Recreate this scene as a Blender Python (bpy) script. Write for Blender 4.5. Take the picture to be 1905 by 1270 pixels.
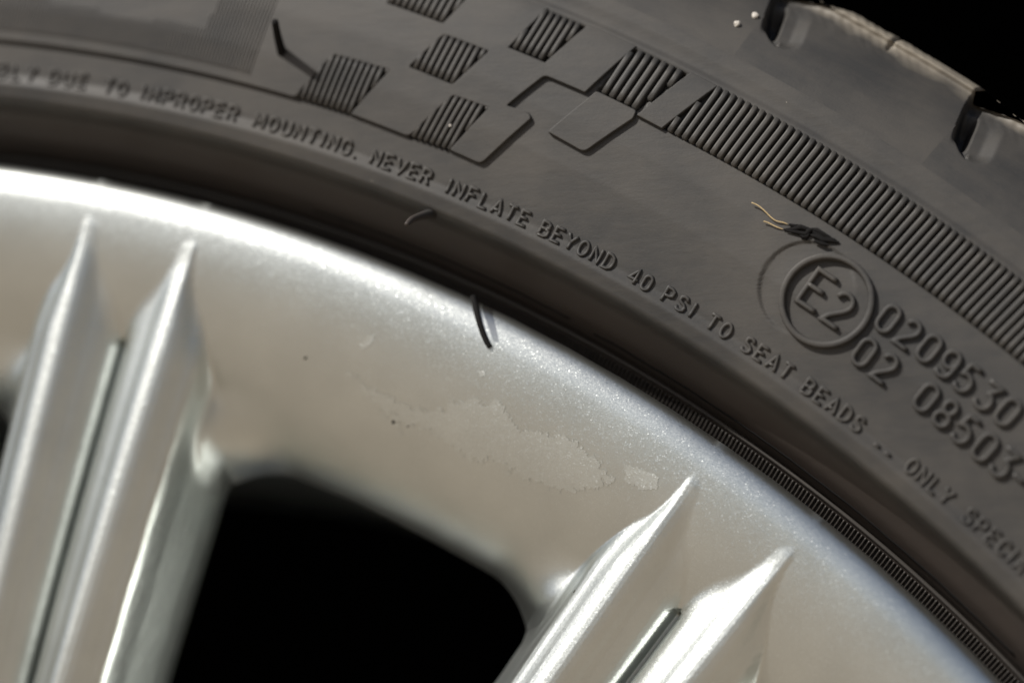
import bpy, bmesh, math, random
import numpy as np
from mathutils import Vector, Matrix
from mathutils.geometry import delaunay_2d_cdt

random.seed(7); rng = np.random.default_rng(7)
for o in list(bpy.data.objects): bpy.data.objects.remove(o)
scn = bpy.context.scene
COL = scn.collection
R = math.radians

# ------------------------------------------------------------------ camera, sky, sun
ZC = 0.3090                                   # height of the wheel centre, m
CAM = np.array([0.21455353, -0.39559886, 0.14951973])   # relative to wheel centre
YAW, PITCH, FPX = R(14), R(-9), 5609.0
FW = np.array([-math.sin(YAW)*math.cos(PITCH), math.cos(YAW)*math.cos(PITCH), -math.sin(PITCH)])
RT = np.cross(FW, [0, 0, 1]); RT /= np.linalg.norm(RT); UP = np.cross(RT, FW)
cd = bpy.data.cameras.new('camera'); cam = bpy.data.objects.new('camera', cd); COL.objects.link(cam)
cam.matrix_world = Matrix(((RT[0], UP[0], -FW[0], CAM[0]), (RT[1], UP[1], -FW[1], CAM[1]),
                           (RT[2], UP[2], -FW[2], CAM[2]+ZC), (0, 0, 0, 1)))
cd.sensor_width = 36; cd.lens = FPX/1905*36; cd.clip_start = 0.01; cd.clip_end = 500
cd.dof.use_dof = True; cd.dof.aperture_fstop = 6.0
cd.dof.focus_distance = 0.4065
scn.camera = cam

SUN = np.array([-0.458, -0.555, 0.695]); SUN /= np.linalg.norm(SUN)
wd = bpy.data.worlds.new('World'); scn.world = wd; wd.use_nodes = True
nt = wd.node_tree; bg = nt.nodes['Background']
sky = nt.nodes.new('ShaderNodeTexSky'); sky.sky_type = 'NISHITA'; sky.sun_disc = False
sky.sun_elevation = math.asin(SUN[2]); sky.sun_rotation = math.atan2(SUN[0], SUN[1]) % (2*math.pi)
sky.air_density = 1.0; sky.dust_density = 3.0
nt.links.new(sky.outputs[0], bg.inputs[0]); bg.inputs[1].default_value = 0.066
ld = bpy.data.lights.new('sun', 'SUN'); ld.energy = 4.5; ld.angle = R(0.5); ld.color = (1, .96, .90)
lo = bpy.data.objects.new('sun', ld); COL.objects.link(lo); lo.location = (-2, -3, 4)
lo.rotation_mode = 'QUATERNION'; lo.rotation_quaternion = Vector(-SUN).to_track_quat('-Z', 'Y')
scn.view_settings.view_transform = 'Standard'; scn.view_settings.look = 'None'
scn.view_settings.exposure = 0.0; scn.view_settings.gamma = 1
scn.render.engine = 'CYCLES'
scn.cycles.use_denoising = True
scn.cycles.sample_clamp_indirect = 6

# ------------------------------------------------------------------ helpers
def link(name, me, mat=None, parent=None, loc=None):
    o = bpy.data.objects.new(name, me); COL.objects.link(o)
    if mat is not None and me is not None and not me.materials: me.materials.append(mat)
    if parent is not None: o.parent = parent
    if loc is not None: o.location = loc
    return o

def arrays_mesh(name, V, F, N=None, smooth=True):
    """V (n,3) mm -> metres; F list/array of faces."""
    me = bpy.data.meshes.new(name)
    V = np.asarray(V, float)*1e-3
    if isinstance(F, np.ndarray):
        k = F.shape[1]; n = len(F)
        me.vertices.add(len(V)); me.vertices.foreach_set('co', V.astype(np.float32).ravel())
        me.loops.add(n*k); me.loops.foreach_set('vertex_index', F.astype(np.int32).ravel())
        me.polygons.add(n); me.polygons.foreach_set('loop_start', np.arange(0, n*k, k, dtype=np.int32))
        me.update(calc_edges=True); me.validate()
    else:
        me.from_pydata(V.tolist(), [], [tuple(int(i) for i in f) for f in F]); me.update()
    me.polygons.foreach_set('use_smooth', np.full(len(me.polygons), smooth))
    if N is not None:
        me.normals_split_custom_set_from_vertices([tuple(n) for n in np.asarray(N, float)])
    return me

def pol(r, th, y):
    """polar (mm, deg, depth mm) -> wheel-centred xyz mm."""
    t = np.radians(th); return np.stack(np.broadcast_arrays(r*np.sin(t), y, r*np.cos(t)), -1)

def grid_normals(P):
    du = np.gradient(P, axis=0); dv = np.gradient(P, axis=1)
    n = np.cross(du, dv); n /= np.linalg.norm(n, axis=-1, keepdims=True)+1e-12
    return n

def grid_faces(nr, nc):
    i = np.arange(nr-1)[:, None]*nc+np.arange(nc-1)[None]
    return np.stack([i, i+1, i+nc+1, i+nc], -1)

def sub_mesh(name, P, N, fmask, flip=False):
    nr, nc = P.shape[:2]
    F = grid_faces(nr, nc)[fmask]
    if flip: F = F[:, ::-1]
    used = np.unique(F); m = np.full(nr*nc, -1); m[used] = np.arange(len(used))
    return arrays_mesh(name, P.reshape(-1, 3)[used], m[F], N.reshape(-1, 3)[used])

def smooth01(x): x = np.clip(x, 0, 1); return x*x*(3-2*x)

# ------------------------------------------------------------------ profiles (mm)
TP = np.array([[240, -20], [245, -13], [246.0, -9.8], [247.6, -9.3], [247.9, -8.7], [248.3, -8.4], [248.6, -8.8], [248.9, -8.4],
               [249.3, -7.0], [249.9, -5.9], [250.6, -4.7], [251.4, -3.4], [252.6, -1.5], [253.8, .6], [254.15, 1.5], [254.45, 3.0], [254.75, 4.5], [255.2, 5.45], [256.0, 5.95], [257.2, 6.2],
               [259.5, 6.35], [263, 6.45], [268, 6.6], [274, 6.3], [280, 5.5], [284, 4.6], [286.2, 4.1], [287.3, 3.65], [288.2, 3.1], [289.0, 3.0], [290.2, 2.95], [291.8, 2.5], [294, 1.6],
               [297, 0.1], [300, -2.0], [302.5, -4.2], [304.4, -6.4], [305.6, -8.3]])
RR = np.linspace(240, 305.6, 1313)
BB = np.interp(RR, TP[:, 0], TP[:, 1])-2.2*np.clip((RR-251)/5, 0, 1)
for _ in range(4):
    BB[1:-1] = (BB[:-2]+2*BB[1:-1]+BB[2:])/4
DB = np.gradient(BB, RR)
HP = 0.62                                       # plate height above the moulded base level
def b_plate(r): return np.interp(r, RR, BB)
def b_base(r): return b_plate(r)-HP*(1-smooth01((r-286.0)/1.6))*smooth01((r-257)/2)
def db(r): return np.interp(r, RR, DB)

PAIR = [14.84, 37.89]
GAP = (360-(PAIR[1]-PAIR[0]))/15
AL = np.array([[60, 60], [200, 85], [211.6, 84], [212.8, 75], [214.0, 62], [215.6, 52], [218, 43], [222.2, 34], [226, 26], [229, 21], [232, 16], [235, 11], [238, 6], [240, 2.5],
               [241.5, 0], [243, -9], [244.4, -20], [245.4, -33], [246.0, -50], [246.3, -70]])
RS = np.linspace(60, 246.3, 3727)
ya = np.tan(np.radians(np.interp(RS, AL[:, 0], AL[:, 1])))
YS = np.concatenate([[0], np.cumsum((ya[1:]+ya[:-1])/2*np.diff(RS))]); YS = -(YS-np.interp(241.5, RS, YS))
def y_sweep(r): return np.interp(r, RS, YS)
OUTS = np.array([[0, 0], [.8, .08], [1.6, .36], [2.4, .88], [3.1, 1.5], [3.7, 1.95], [4.3, 2.3], [4.9, 2.8], [5.4, 3.6], [5.9, 5.0], [6.7, 7.4], [7.8, 10.2], [8.8, 12.7], [9.6, 15], [10.2, 19], [11, 30], [60, 300]])
INS = np.array([[0, 0], [.1, .08], [.2, .36], [.3, .88], [.39, 1.45], [.47, 1.85], [.56, 2.2], [.65, 2.6], [.74, 3.1], [.83, 3.8], [.91, 4.8], [.96, 6.0], [1.0, 7.6]])
def smin(a, b, k):
    h = np.clip(.5+.5*(b-a)/k, 0, 1); return b*(1-h)+a*h-k*h*(1-h)
def H(r, phi):
    """depth of the wheel face; phi = degrees from the middle of the nearest spoke pair. -> y, ridge term, sweep term"""
    half = 2.0
    side = np.where(phi < 0, -1, 1)
    s = np.radians(np.abs(phi)-half)*r           # + = outer side
    yc = 0.12-1.7*(1-np.exp(-np.maximum(240.5-r, 0)/26))+0.0006*np.maximum(205-r, 0)**2
    wid = 0.34+0.66*smooth01((240.5-r)/18)
    yr = yc+np.where(s > 0, np.interp(s/wid, OUTS[:, 0], OUTS[:, 1]), np.interp(-s/(np.radians(half)*r), INS[:, 0], INS[:, 1]))
    yr = yr+np.maximum(r-239.5, 0)*.22
    fil = 4.8*np.clip((19.5-s)/10, 0, 1.2)**2*smooth01((223-r)/10)
    fil = np.where(s > 0, fil, 0)
    ys = y_sweep(r+fil)
    rb = 225.6-1.45*np.sqrt((np.radians(phi)*r)**2+.3)
    pk = np.where((s < 0) & (r < rb), (rb-r)*5.0, 0)
    ys2 = ys+np.minimum(pk, 60)
    k = 0.6+1.5*smooth01((237-r)/15)+np.where(s > 0, 5.0, 2.5)*smooth01((np.minimum(ys2, yr)-1.0)/12)*smooth01((226-r)/14)
    y = smin(ys2, yr, k)
    return np.minimum(y, 60), yr, ys2
def pair_phi(th):
    th = np.asarray(th, float)
    c = np.array([PAIR[0]+(-GAP*i) for i in range(15)]+[PAIR[1]])
    d = (th[..., None]-c+180) % 360-180
    i = np.abs(d).argmin(-1)
    return np.take_along_axis(d, i[..., None], -1)[..., 0]
def y_rim(r, th): return H(r, pair_phi(th))[0]

# ------------------------------------------------------------------ pixel of the photograph -> point on a surface
def ray(px):
    px = np.atleast_2d(np.asarray(px, float))
    d = ((px[:, :1]-952.5)/FPX)*RT-((px[:, 1:]-635)/FPX)*UP+FW
    return d/np.linalg.norm(d, axis=1, keepdims=True)
def hit(px, yfun):
    d = ray(px); y = np.zeros(len(d)); C = CAM*1e3
    for _ in range(60):
        t = (y-C[1])/d[:, 1]; p = C+d*t[:, None]
        r = np.hypot(p[:, 0], p[:, 2]); th = np.degrees(np.arctan2(p[:, 0], p[:, 2]))
        y = .5*y+.5*yfun(r, th)
    return r, th, y
def on_tyre(px): r, th, y = hit(px, lambda r, t: -b_base(r)); return np.c_[th, r]
def on_plate(px): r, th, y = hit(px, lambda r, t: -b_plate(r)); return np.c_[th, r]
def on_rim(px): r, th, y = hit(px, y_rim); return np.c_[th, r]
def tyre_pt(r, th, h, base=b_base):
    """point h mm proud of the moulded sidewall."""
    r = np.asarray(r, float); s = db(r); n = np.sqrt(1+s*s)
    return pol(r-h*s/n, th, -base(r)-h/n)
def rim_pt(r, th, h): return pol(r, th, y_rim(r, th)-h)

# ------------------------------------------------------------------ materials
def new_mat(name):
    m = bpy.data.materials.new(name); m.use_nodes = True
    n = m.node_tree.nodes; b = n['Principled BSDF']; return m, m.node_tree, n, m.node_tree.links, b
def node(n, t, **kw):
    x = n.new(t)
    for k, v in kw.items():
        if hasattr(x, k): setattr(x, k, v)
        else: x.inputs[k].default_value = v
    return x
def math_n(n, l, op, a, b=None, c=None):
    x = n.new('ShaderNodeMath'); x.operation = op
    for i, v in enumerate((a, b, c)):
        if v is None: continue
        if hasattr(v, 'default_value'): l.new(v, x.inputs[i])
        else: x.inputs[i].default_value = v
    return x.outputs[0]
def ramp(n, l, src, stops):
    x = n.new('ShaderNodeValToRGB'); l.new(src, x.inputs[0]); e = x.color_ramp.elements
    while len(e) < len(stops): e.new(.5)
    for q, (p, c) in zip(e, stops): q.position = p; q.color = (*c, 1) if len(c) == 3 else c
    return x.outputs[0]
def mixc(n, l, f, a, b, mode='MIX'):
    x = n.new('ShaderNodeMix'); x.data_type = 'RGBA'; x.blend_type = mode
    for i, v in ((0, f), (6, a), (7, b)):
        if hasattr(v, 'default_value'): l.new(v, x.inputs[i])
        else: x.inputs[i].default_value = v if i == 0 else (*v, 1)
    return x.outputs[2]

def rubber(name, base=(.034, .0335, .0325), dust=(.105, .094, .080), dusty=.46, tread=False):
    m, t, n, l, b = new_mat(name)
    tc = n.new('ShaderNodeTexCoord').outputs['Object']
    big = node(n, 'ShaderNodeTexNoise', Scale=55., Detail=6., Roughness=.62); l.new(tc, big.inputs['Vector'])
    mp = node(n, 'ShaderNodeMapping'); l.new(tc, mp.inputs[0]); mp.inputs['Rotation'].default_value = (0, R(32), 0); mp.inputs['Scale'].default_value = (1, 1, 4.5)
    str_ = node(n, 'ShaderNodeTexNoise', Scale=120., Detail=5., Roughness=.7); l.new(mp.outputs[0], str_.inputs['Vector'])
    fine = node(n, 'ShaderNodeTexNoise', Scale=2600., Detail=3., Roughness=.6); l.new(tc, fine.inputs['Vector'])
    spk = node(n, 'ShaderNodeTexVoronoi', Scale=330.); l.new(tc, spk.inputs['Vector'])
    f1 = ramp(n, l, big.outputs[0], [(.38, (0, 0, 0)), (.72, (1, 1, 1))])
    f2 = ramp(n, l, str_.outputs[0], [(.42, (0, 0, 0)), (.75, (1, 1, 1))])
    c = mixc(n, l, math_n(n, l, 'MULTIPLY', f1, dusty), base, dust)
    c = mixc(n, l, math_n(n, l, 'MULTIPLY', f2, dusty*.7), c, tuple(.75*x for x in dust))
    cell = n.new('ShaderNodeSeparateColor'); l.new(spk.outputs['Color'], cell.inputs[0])
    s1 = math_n(n, l, 'LESS_THAN', spk.outputs['Distance'], .04)
    s2 = math_n(n, l, 'GREATER_THAN', cell.outputs[0], .93)
    c = mixc(n, l, math_n(n, l, 'MULTIPLY', math_n(n, l, 'MULTIPLY', s1, s2), .5), c, (.30, .27, .22))
    if not tread and name == 'sidewall_rubber':  # browner tone on the bead flank
        sx = n.new('ShaderNodeSeparateXYZ'); l.new(tc, sx.inputs[0])
        rr = math_n(n, l, 'SQRT', math_n(n, l, 'ADD', math_n(n, l, 'MULTIPLY', sx.outputs[0], sx.outputs[0]), math_n(n, l, 'MULTIPLY', sx.outputs[2], sx.outputs[2])))
        g = math_n(n, l, 'ADD', rr, math_n(n, l, 'MULTIPLY', math_n(n, l, 'SUBTRACT', big.outputs[0], .5), .0018))
        mr = node(n, 'ShaderNodeMapRange'); l.new(g, mr.inputs[0]); mr.inputs[1].default_value = .2547; mr.inputs[2].default_value = .2530
        c = mixc(n, l, math_n(n, l, 'MULTIPLY', mr.outputs[0], math_n(n, l, 'ADD', .35, big.outputs[0])), c, (.046, .037, .032))
    if tread:                                    # dry road dust rubbed into the worn outer edge of the tread
        sx = n.new('ShaderNodeSeparateXYZ'); l.new(tc, sx.inputs[0])
        rr = math_n(n, l, 'SQRT', math_n(n, l, 'ADD', math_n(n, l, 'MULTIPLY', sx.outputs[0], sx.outputs[0]), math_n(n, l, 'MULTIPLY', sx.outputs[2], sx.outputs[2])))
        w = node(n, 'ShaderNodeTexNoise', Scale=160., Detail=4.); l.new(tc, w.inputs['Vector'])
        g = math_n(n, l, 'ADD', rr, math_n(n, l, 'MULTIPLY', math_n(n, l, 'SUBTRACT', w.outputs[0], .5), .004))
        mr = node(n, 'ShaderNodeMapRange'); l.new(g, mr.inputs[0]); mr.inputs[1].default_value = .3034; mr.inputs[2].default_value = .3060
        c = mixc(n, l, math_n(n, l, 'MULTIPLY', mr.outputs[0], .9), c, (.245, .217, .174))
    l.new(c, b.inputs['Base Color'])
    rg = node(n, 'ShaderNodeMapRange'); l.new(big.outputs[0], rg.inputs[0]); rg.inputs[3].default_value = .46; rg.inputs[4].default_value = .66
    l.new(rg.outputs[0], b.inputs['Roughness']); b.inputs['Specular IOR Level'].default_value = .42
    bm1 = node(n, 'ShaderNodeBump', Strength=.25, Distance=.00006); l.new(fine.outputs[0], bm1.inputs['Height'])
    bm2 = node(n, 'ShaderNodeBump', Strength=.15, Distance=.0003); l.new(str_.outputs[0], bm2.inputs['Height']); l.new(bm1.outputs[0], bm2.inputs['Normal'])
    l.new(bm2.outputs[0], b.inputs['Normal'])
    return m

def silver(name, base=(.69, .725, .705), rough=.335, flake=.07, grain=1.0, spark=True):
    m, t, n, l, b = new_mat(name)
    tc = n.new('ShaderNodeTexCoord').outputs['Object']; ge = n.new('ShaderNodeNewGeometry')
    b.inputs['Metallic'].default_value = 1; b.inputs['Roughness'].default_value = rough
    v = node(n, 'ShaderNodeTexVoronoi', Scale=8500.); l.new(tc, v.inputs['Vector'])
    v2 = node(n, 'ShaderNodeTexVoronoi', Scale=6500.); l.new(tc, v2.inputs['Vector'])
    def dirn(src, amt):
        a = n.new('ShaderNodeVectorMath'); a.operation = 'SUBTRACT'; l.new(src, a.inputs[0]); a.inputs[1].default_value = (.5, .5, .5)
        s = n.new('ShaderNodeVectorMath'); s.operation = 'SCALE'; l.new(a.outputs[0], s.inputs[0])
        if hasattr(amt, 'default_value'): l.new(amt, s.inputs['Scale'])
        else: s.inputs['Scale'].default_value = amt
        return s.outputs[0]
    sc = n.new('ShaderNodeSeparateColor'); l.new(v2.outputs['Color'], sc.inputs[0])
    rare = math_n(n, l, 'MULTIPLY', math_n(n, l, 'GREATER_THAN', sc.outputs[2], .93), flake*2.3 if spark else 0)
    add = n.new('ShaderNodeVectorMath'); add.operation = 'ADD'; l.new(ge.outputs['Normal'], add.inputs[0]); l.new(dirn(v.outputs['Color'], flake), add.inputs[1])
    add2 = n.new('ShaderNodeVectorMath'); add2.operation = 'ADD'; l.new(add.outputs[0], add2.inputs[0]); l.new(dirn(v2.outputs['Color'], rare), add2.inputs[1])
    nn = n.new('ShaderNodeVectorMath'); nn.operation = 'NORMALIZE'; l.new(add2.outputs[0], nn.inputs[0])
    big = node(n, 'ShaderNodeTexNoise', Scale=90., Detail=5.); l.new(tc, big.inputs['Vector'])
    peel = node(n, 'ShaderNodeTexNoise', Scale=900., Detail=2.); l.new(tc, peel.inputs['Vector'])
    bm = node(n, 'ShaderNodeBump', Strength=.3*grain, Distance=.00004); l.new(peel.outputs[0], bm.inputs['Height']); l.new(nn.outputs[0], bm.inputs['Normal'])
    l.new(bm.outputs[0], b.inputs['Normal'])
    dk = tuple(.9*x for x in base)
    c = mixc(n, l, ramp(n, l, big.outputs[0], [(.35, (0, 0, 0)), (.7, (1, 1, 1))]), dk, base)
    dots = node(n, 'ShaderNodeTexVoronoi', Scale=160.); l.new(tc, dots.inputs['Vector'])
    dc = n.new('ShaderNodeSeparateColor'); l.new(dots.outputs['Color'], dc.inputs[0])
    dd = math_n(n, l, 'MULTIPLY', math_n(n, l, 'LESS_THAN', dots.outputs['Distance'], .045), math_n(n, l, 'GREATER_THAN', dc.outputs[0], .82))
    c = mixc(n, l, math_n(n, l, 'MULTIPLY', dd, .75), c, (.12, .11, .10))
    l.new(c, b.inputs['Base Color'])
    return m

def plain(name, col, rough=.7, spec=.3, noise=0., scale=60., metal=0.):
    m, t, n, l, b = new_mat(name)
    b.inputs['Roughness'].default_value = rough; b.inputs['Specular IOR Level'].default_value = spec; b.inputs['Metallic'].default_value = metal
    tc = n.new('ShaderNodeTexCoord').outputs['Object']
    w = node(n, 'ShaderNodeTexNoise', Scale=scale, Detail=6., Roughness=.65); l.new(tc, w.inputs['Vector'])
    c = mixc(n, l, w.outputs[0], tuple(x*(1-noise) for x in col), tuple(min(1, x*(1+noise)) for x in col))
    l.new(c, b.inputs['Base Color']); return m

M_RUB = rubber('sidewall_rubber')
M_TREAD = rubber('tread_rubber', tread=True, dusty=.45)
M_BEAD = rubber('bead_rubber', base=(.036, .032, .029), dusty=.22)
M_HAIR_SHADOW = plain('black_hair_and_shadow', (.010, .0095, .0095), .8, .12, .2, 400)  # also blackens the strand that draws a cast shadow on the lip
M_SIL = silver('silver_lacquer')
M_PEEL = silver('bare_flaking_silver', base=(.675, .705, .68), rough=.415, flake=.09, grain=2.0)
M_SPOKE = silver('spoke_silver', base=(.70, .735, .715), rough=.375, flake=.07, grain=2.2)
M_BLACK = plain('matt_black_plastic', (.0022, .0022, .0024), .95, .02, .3, 20)
M_STRAW = plain('straw', (.52, .40, .22), .6, .3, .3, 900)
M_GRIT = plain('pale_grit', (.55, .52, .47), .5, .5, .2, 900)
M_HILL = plain('woodland', (.040, .046, .034), .95, .1, .4, .08)
M_GROUND = plain('dusty_concrete', (.315, .264, .206), .9, .2, .35, 3.5)

# ------------------------------------------------------------------ the setting
def ground():
    N = 49; xs = np.sinh(np.linspace(-4.6, 4.6, N))/np.sinh(4.6)*150e3
    X, Y = np.meshgrid(xs, xs, indexing='ij')
    Z = np.zeros_like(X)+1.2*np.sin(X*.0021)*np.cos(Y*.0017)-1.25
    P = np.stack([X, Y, Z], -1).reshape(-1, 3)
    o = link('ground', arrays_mesh('ground', P, grid_faces(N, N).reshape(-1, 4)), M_GROUND)
    o['kind'] = 'structure'; o['label'] = 'pale dusty concrete ground under the wheel'
ground()
def hills():
    # low wooded rise in front of the car; it is only seen as the dark band mirrored in the silver
    ths = np.linspace(0, 2*math.pi, 361); prof = [(0, -4), (8, 4), (22, 12), (45, 19), (80, 24), (140, 27), (200, 10), (230, -4)]
    P = []
    for d, z in prof:
        for t in ths:
            hgt = .8*z*(1+.18*math.sin(5*t+1)+.12*math.sin(11*t+.4)+.07*math.sin(23*t)) if z > 0 else z
            P.append((1e3*(120+d)*math.sin(t), 1e3*(120+d)*math.cos(t), 1e3*hgt))
    o = link('hills', arrays_mesh('hills', P, grid_faces(len(prof), len(ths)).reshape(-1, 4)), M_HILL)
    o['kind'] = 'structure'; o['label'] = 'low dark wooded hills around the open ground'
hills()

# black wheel arch lining: an inner disc wall, an arched tunnel and its rolled lip
def arch():
    prof = [(0, 262), (60, 262), (150, 255), (250, 262), (330, 268), (372, 262), (392, 240), (398, 190), (400, 100), (402, 40), (406, 26), (414, 30), (414, 60), (412, 255), (380, 282), (0, 282)]
    ths = np.linspace(-128, 128, 97)
    rr = np.array([p[0] for p in prof], float); yy = np.array([p[1] for p in prof], float)
    P = pol(rr[:, None], ths[None], yy[:, None]); 
    o = link('wheel_arch_liner', arrays_mesh('wheel_arch_liner', P.reshape(-1, 3), grid_faces(len(prof), len(ths)).reshape(-1, 4)), M_BLACK, loc=(0, 0, ZC))
    o['label'] = 'deep black wheel arch lining in shadow behind the tyre and spokes'; o['category'] = 'wheel arch'
arch()

# ------------------------------------------------------------------ the wheel
wheel = bpy.data.objects.new('car_wheel', None); COL.objects.link(wheel); wheel.location = (0, 0, 0)
wheel['label'] = 'silver twin-spoke alloy wheel with black tyre of raised lettering'; wheel['category'] = 'wheel'
LOC = (0, 0, ZC)

# ---- rim face: one height field cut into the face and its spokes
def row_radii(dense):
    if dense: return np.concatenate([np.arange(62, 150, 1.6), np.arange(150, 244, .42), np.linspace(244, 246.3, 14)])
    return np.concatenate([np.arange(62, 200, 6.), np.arange(200, 240, 2.), np.linspace(240, 246.3, 8)])
def pair_grid(center, lh, rh, dense):
    st = .085 if dense else .45
    core = np.arange(-9, 9+1e-6, st); m = max(2, int((min(lh, rh)-9)/st))
    ph = np.concatenate([np.linspace(-lh, -9, m+1)[:-1], core, np.linspace(9, rh, m+1)[1:]])
    return row_radii(dense), ph
def extract(center, lh, rh, dense):
    r, ph = pair_grid(center, lh, rh, dense)
    r2, p2 = np.meshgrid(r, ph, indexing='ij')
    y, yr, ys = H(r2, p2)
    P = pol(r2, p2, y); N = grid_normals(P)
    N *= np.where(N[..., 1:2] > 0, -1, 1)
    yc = (y[:-1, :-1]+y[1:, 1:])/2; rc = (r2[:-1, :-1]+r2[1:, 1:])/2; pc = (p2[:-1, :-1]+p2[1:, 1:])/2
    keep = np.minimum(np.minimum(y[:-1, :-1], y[1:, 1:]), np.minimum(y[1:, :-1], y[:-1, 1:])) < 15.5
    ridge = ((yr-ys)[:-1, :-1] < 0) & (rc < 240.2) | (rc < 205)
    inner_pocket = (np.abs(pc) < 2.0) & (rc < 224)
    sp = keep & (ridge | inner_pocket) & (np.abs(pc) < 20)
    return P, N, keep & ~sp, sp & (pc < 0), sp & (pc >= 0)
def cut_back(me, phi_of, depth=15.5):
    # trim the casting along its back plane, then give it the exact normals of the height field
    bm = bmesh.new(); bm.from_mesh(me)
    bmesh.ops.bisect_plane(bm, geom=bm.verts[:]+bm.edges[:]+bm.faces[:], dist=1e-7, plane_co=(0, depth*1e-3, 0), plane_no=(0, 1, 0), clear_outer=True)
    bm.to_mesh(me); bm.free()
    n = len(me.vertices); co = np.empty(n*3, np.float32); me.vertices.foreach_get('co', co); co = co.reshape(-1, 3).astype(float)*1e3
    r = np.hypot(co[:, 0], co[:, 2]); th = np.degrees(np.arctan2(co[:, 0], co[:, 2])); e = .12; a = np.degrees(e/r)
    r_ = np.minimum(r, 246.3-e); ph = phi_of(th)
    dr = (H(r_+e, ph)[0]-H(r_-e, ph)[0])/(2*e); dt = (H(r_, ph+a)[0]-H(r_, ph-a)[0])/(2*e)
    t = np.radians(th); er = np.c_[np.sin(t), 0*t, np.cos(t)]; et = np.c_[np.cos(t), 0*t, -np.sin(t)]
    N = er*dr[:, None]+et*dt[:, None]; N[:, 1] = -1; N /= np.linalg.norm(N, axis=1, keepdims=True)
    me.polygons.foreach_set('use_smooth', np.ones(len(me.polygons), bool)); me.normals_split_custom_set_from_vertices([tuple(x) for x in N])
rimV, rimF, rimN, off = [], [], [], 0
spokes = []
cache = {}
for k in range(16):
    c = PAIR[1] if k == 15 else PAIR[0]-GAP*k
    dense = k in (0, 15)
    lh = (PAIR[1]-PAIR[0])/2 if k == 15 else GAP/2
    rh = (PAIR[1]-PAIR[0])/2 if k == 0 else GAP/2
    P, N, fm, sl, srt = extract(c, lh, rh, dense)
    nr, nc = P.shape[:2]; F = grid_faces(nr, nc)[fm]
    used = np.unique(F); m = np.full(nr*nc, -1); m[used] = np.arange(len(used))
    a = math.radians(c); ca, sa = math.cos(a), math.sin(a)
    Rm = np.array([[ca, 0, sa], [0, 1, 0], [-sa, 0, ca]])
    rimV.append(P.reshape(-1, 3)[used]@Rm.T); rimN.append(N.reshape(-1, 3)[used]@Rm.T); rimF.append(m[F]+off); off += len(used)
    for nm, msk in (('l', sl), ('r', srt)):
        if (dense, nm) not in cache:
            me = sub_mesh('spoke', P, N, msk); cut_back(me, lambda t: t); me.materials.append(M_SPOKE); cache[(dense, nm)] = me
        spokes.append((cache[(dense, nm)], a, k, nm))
rim_me = arrays_mesh('rim', np.concatenate(rimV), np.concatenate(rimF)); cut_back(rim_me, pair_phi)
rim = link('rim', rim_me, M_SIL, wheel, LOC)
for me, a, k, nm in spokes:
    o = link('spoke', me, None, rim); o.rotation_euler = (0, a, 0)

def lathe(name, prof, mat, parent, loc=None, t0=0, t1=360, n=180):
    prof = np.array(prof, float); ths = np.linspace(t0, t1, n+1)
    P = pol(prof[:, :1], ths[None], prof[:, 1:]); return link(name, arrays_mesh(name, P.reshape(-1, 3), grid_faces(len(prof), n+1).reshape(-1, 4)), mat, parent, loc)
ye = float(y_sweep(246.3))
lathe('barrel', [(246.3, ye), (246.35, ye+.5), (246.1, ye+1.4), (245, ye+2.6), (241, ye+3.2), (237, ye+4.2), (233, ye+9), (229, ye+16), (222, 26), (216, 46), (214, 90), (214, 170), (228, 190), (238, 205)], M_SIL, rim)
lathe('hub', [(82, 34), (80, 18), (76, 13), (70, 11.5), (40, 10), (36, 12), (34, 9), (30, 8), (0.01, 7)], M_SIL, rim, n=90)

# ---- patches of lost lacquer on the sweep, jagged outlines on the real surface
def jag(poly, amp, n=3):
    p = np.array(poly, float)
    for _ in range(n):
        q = np.roll(p, -1, 0); d = q-p; ln = np.hypot(*d.T)
        mid = (p+q)/2+np.c_[-d[:, 1], d[:, 0]]/np.maximum(ln, 1e-6)[:, None]*(rng.normal(0, amp, len(p))*np.minimum(1, ln/8))[:, None]
        p = np.stack([p, mid], 1).reshape(-1, 2)
    return p
def inside(pt, poly):
    x, y = pt[:, 0][:, None], pt[:, 1][:, None]; a = poly; b = np.roll(poly, -1, 0)
    c = ((a[:, 1] > y) != (b[:, 1] > y)) & (x < (b[:, 0]-a[:, 0])*(y-a[:, 1])/(b[:, 1]-a[:, 1]+1e-12)+a[:, 0])
    return c.sum(1) % 2 == 1
def cdt_fill(loops, step):
    """triangles filling outer loop 0 minus the other loops, with interior points; loops (n,2)."""
    pts = np.concatenate(loops); edges = []; o = 0
    for L in loops:
        edges += [(o+i, o+(i+1) % len(L)) for i in range(len(L))]; o += len(L)
    lo_, hi = loops[0].min(0), loops[0].max(0)
    gx, gy = np.meshgrid(np.arange(lo_[0]+step/2, hi[0], step), np.arange(lo_[1]+step/2, hi[1], step))
    g = np.c_[gx.ravel(), gy.ravel()]
    if len(g):
        ok = inside(g, loops[0])
        for L in loops[1:]: ok &= ~inside(g, L)
        g = g[ok]
        A = np.concatenate([L for L in loops]); B = np.concatenate([np.roll(L, -1, 0) for L in loops]); keep = []
        for q in g:
            d = B-A; t = np.clip(((q-A)*d).sum(1)/np.maximum((d*d).sum(1), 1e-9), 0, 1)
            keep.append(np.hypot(*(q-A-d*t[:, None]).T).min() > step*.3)
        g = g[np.array(keep, bool)] if len(g) else g
    allp = np.concatenate([pts, g]) if len(g) else pts
    v, e, f, *_ = delaunay_2d_cdt([Vector(p) for p in allp], edges, [], 0, 1e-7)
    v = np.array([[q.x, q.y] for q in v]); f = np.array(f)
    cen = v[f].mean(1); ok = inside(cen, loops[0])
    for L in loops[1:]: ok &= ~inside(cen, L)
    return v, f[ok]
R0 = 272.0
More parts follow.
